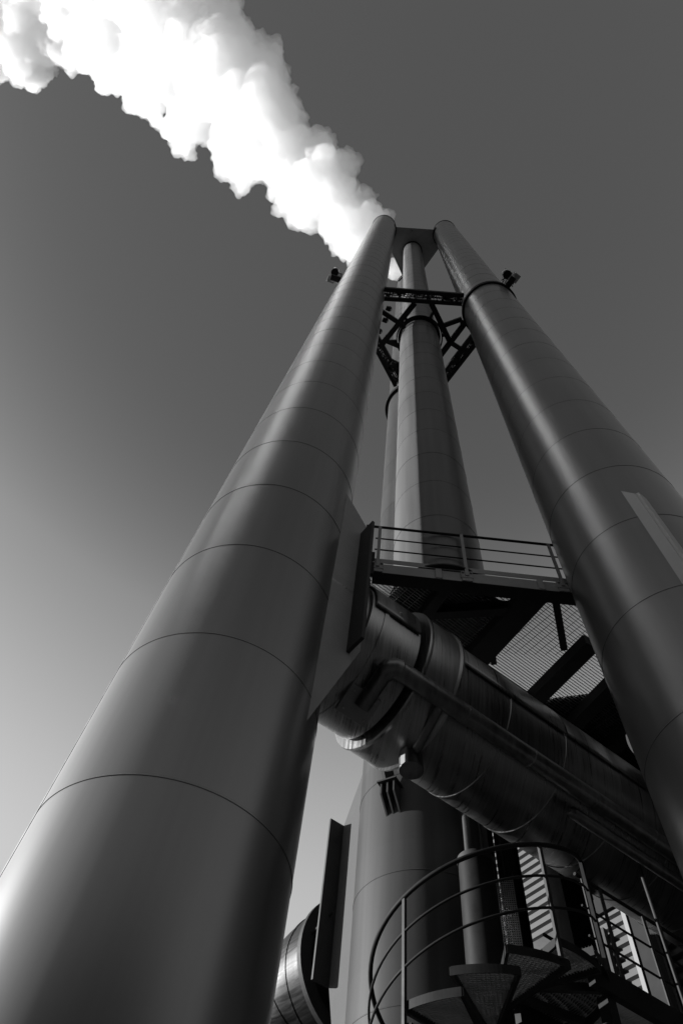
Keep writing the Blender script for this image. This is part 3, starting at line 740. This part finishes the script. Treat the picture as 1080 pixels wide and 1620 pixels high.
# ------------------------------------------------------------------ steel columns under the platform
def column(label, p, w, z1):
    t = thing('steel_column', label, 'column', (p.x, p.y, GZ), 'steel columns under the platform')
    bm = BM(); add_ibeam(bm, (p.x, p.y, GZ + 0.03), (p.x, p.y, z1), w, w); obj('shaft', bm, 'black', t)
    bm = BM(); add_box(bm, Vector((p.x, p.y, GZ + 0.015)), DV * (w * 0.8), QV * (w * 0.8), Zv * 0.015); obj('foot_plate', bm, 'steel', t)
    return t
column('black steel column left of the lit corrugated wall strip, behind the stair post', pol(21.1, 9.5), 0.26, 7.9)
column('black steel column right of the lit corrugated wall strip', pol(25.9, 9.3), 0.40, 7.9)
column('slim black steel column close to the rear chimney, above the stair post', pol(19.4, 9.6), 0.16, 7.9)
# riser pipes near the rear stack
bm = BM(); p = pol(17.65, 7.95); add_tube(bm, [(p.x, p.y, 3), (p.x, p.y, 8.1)], 0.05, 14); tag(obj('riser_pipe', bm, 'steel'), 'slim upright pipe in front of the rear chimney, above the stair post', 'pipe')
bm = BM(); p = pol(18.9, 8.3); add_tube(bm, [(p.x, p.y, 5.2), (p.x, p.y, 8.1)], 0.022, 10); tag(obj('riser_pipe', bm, 'steel'), 'thinnest upright pipe under the flue duct beside the rear chimney', 'pipe')
# perforated cable ladder between post and column
tL = thing('cable_ladder', 'perforated upright cable tray behind the stair post', 'cable tray', pol(20.3, 9.0, GZ))
bm = BM(); pc = pol(20.35, 9.05); s3 = vec(110)
for k in range(-5, 6):
    p = pc + s3 * 0.028 * k; add_bar(bm, (p.x, p.y, 3.5), (p.x, p.y, 6.1), 0.012, 0.004, vec(20))
z = 3.5
while z < 6.1: add_box(bm, pc + Zv * z, s3 * 0.15, vec(20) * 0.002, Zv * 0.006); z += 0.03
obj('mesh_panel', bm, 'galv', tL)
bm = BM()
for k in (-1, 1): p = pc + s3 * 0.155 * k; add_bar(bm, (p.x, p.y, 3.4), (p.x, p.y, 6.2), 0.012, 0.06, vec(20))
obj('side_rail', bm, 'steel', tL)

# ------------------------------------------------------------------ corrugated building
WD = 9.5
tH = thing('industrial_building', 'industrial building with horizontally corrugated pale metal wall behind the stair', 'building', U(WD, 6, GZ))
bm = BM(); q0, q1 = -4.0, 13.0; pitch, amp, WT = 0.157, 0.062, 10.6
rows = []
for k in range(int((WT - GZ) / pitch)):
    for f_, x in ((0.0, 1), (0.42, 1), (0.50, -1), (0.86, -1)): rows.append((GZ + (k + f_) * pitch, 0.03 * x))
vs = []
for zz, off in rows: vs.append((bm.verts.new(U(WD - off, q0, zz)), bm.verts.new(U(WD - off, q1, zz))))
for a, b_ in zip(vs, vs[1:]): bm.faces.new((a[0], a[1], b_[1], b_[0]))
obj('corrugated_wall', bm, 'wall', tH)
bm = BM(); add_box(bm, U(WD + 5.1, (q0 + q1) / 2, (WT - 0.05 + GZ) / 2), DV * 5.0, QV * ((q1 - q0) / 2), Zv * ((WT - 0.05 - GZ) / 2)); obj('body', bm, 'plate', tH)
bm = BM(); add_box(bm, U(WD - 0.03, (q0 + q1) / 2, WT + 0.05), DV * 0.12, QV * ((q1 - q0) / 2 + 0.05), Zv * 0.08); obj('roof_edge', bm, 'steel', tH)
bm = BM(); add_box(bm, U(WD - 0.06, 4.9, 8.0), DV * 0.03, QV * 1.75, Zv * 1.05); obj('header_panel', bm, 'black', tH)
bm = BM(); add_box(bm, U(WD - 0.07, 5.72, 5.35), DV * 0.03, QV * 0.17, Zv * 1.4); dr = obj('door', bm, 'black', tH)
bm = BM(); add_box(bm, U(WD - 0.12, 5.60, 5.0), DV * 0.02, QV * 0.05, Zv * 0.015); obj('handle', bm, 'galv', dr)
bm = BM(); add_box(bm, U(WD - 0.08, 5.95, 5.35), DV * 0.05, QV * 0.035, Zv * 1.5); obj('white_jamb', bm, 'white', tH)
bm = BM(); add_box(bm, U(WD - 0.07, 5.52, 5.35), DV * 0.04, QV * 0.02, Zv * 1.5); obj('door_jamb', bm, 'steel', tH)
bm = BM(); add_box(bm, U(WD - 0.09, 6.42, 5.2), DV * 0.05, QV * 0.05, Zv * 1.5); obj('trim_post', bm, 'steel', tH)
bm = BM(); add_box(bm, U(WD - 0.06, 7.6, 6.95), DV * 0.03, QV * 0.55, Zv * 0.14); obj('wall_plinth', bm, 'steel', tH)

# ------------------------------------------------------------------ unseen building added behind the viewer to darken reflections and shade the yard
tB2 = thing('added_shade_building', 'unseen dark building added behind the viewer to shade the yard', 'building', (-4, -20, GZ))
bm = BM(); add_box(bm, Vector((-2, -19, 3.4)), Vector((24, 0, 0)), Vector((0, 9, 0)), Zv * 5.0); obj('body', bm, 'steel', tB2)
bm = BM(); add_box(bm, Vector((-2, -19, 8.6)), Vector((24.3, 0, 0)), Vector((0, 9.3, 0)), Zv * 0.2); obj('roof', bm, 'black', tB2)
bm = BM()
for k in range(12): add_box(bm, Vector((-24 + 4 * k, -9.97, 4)), Vector((1.2, 0, 0)), Vector((0, 0.02, 0)), Zv * 1.5)
tag(obj('window_row', bm, 'black', tB2))
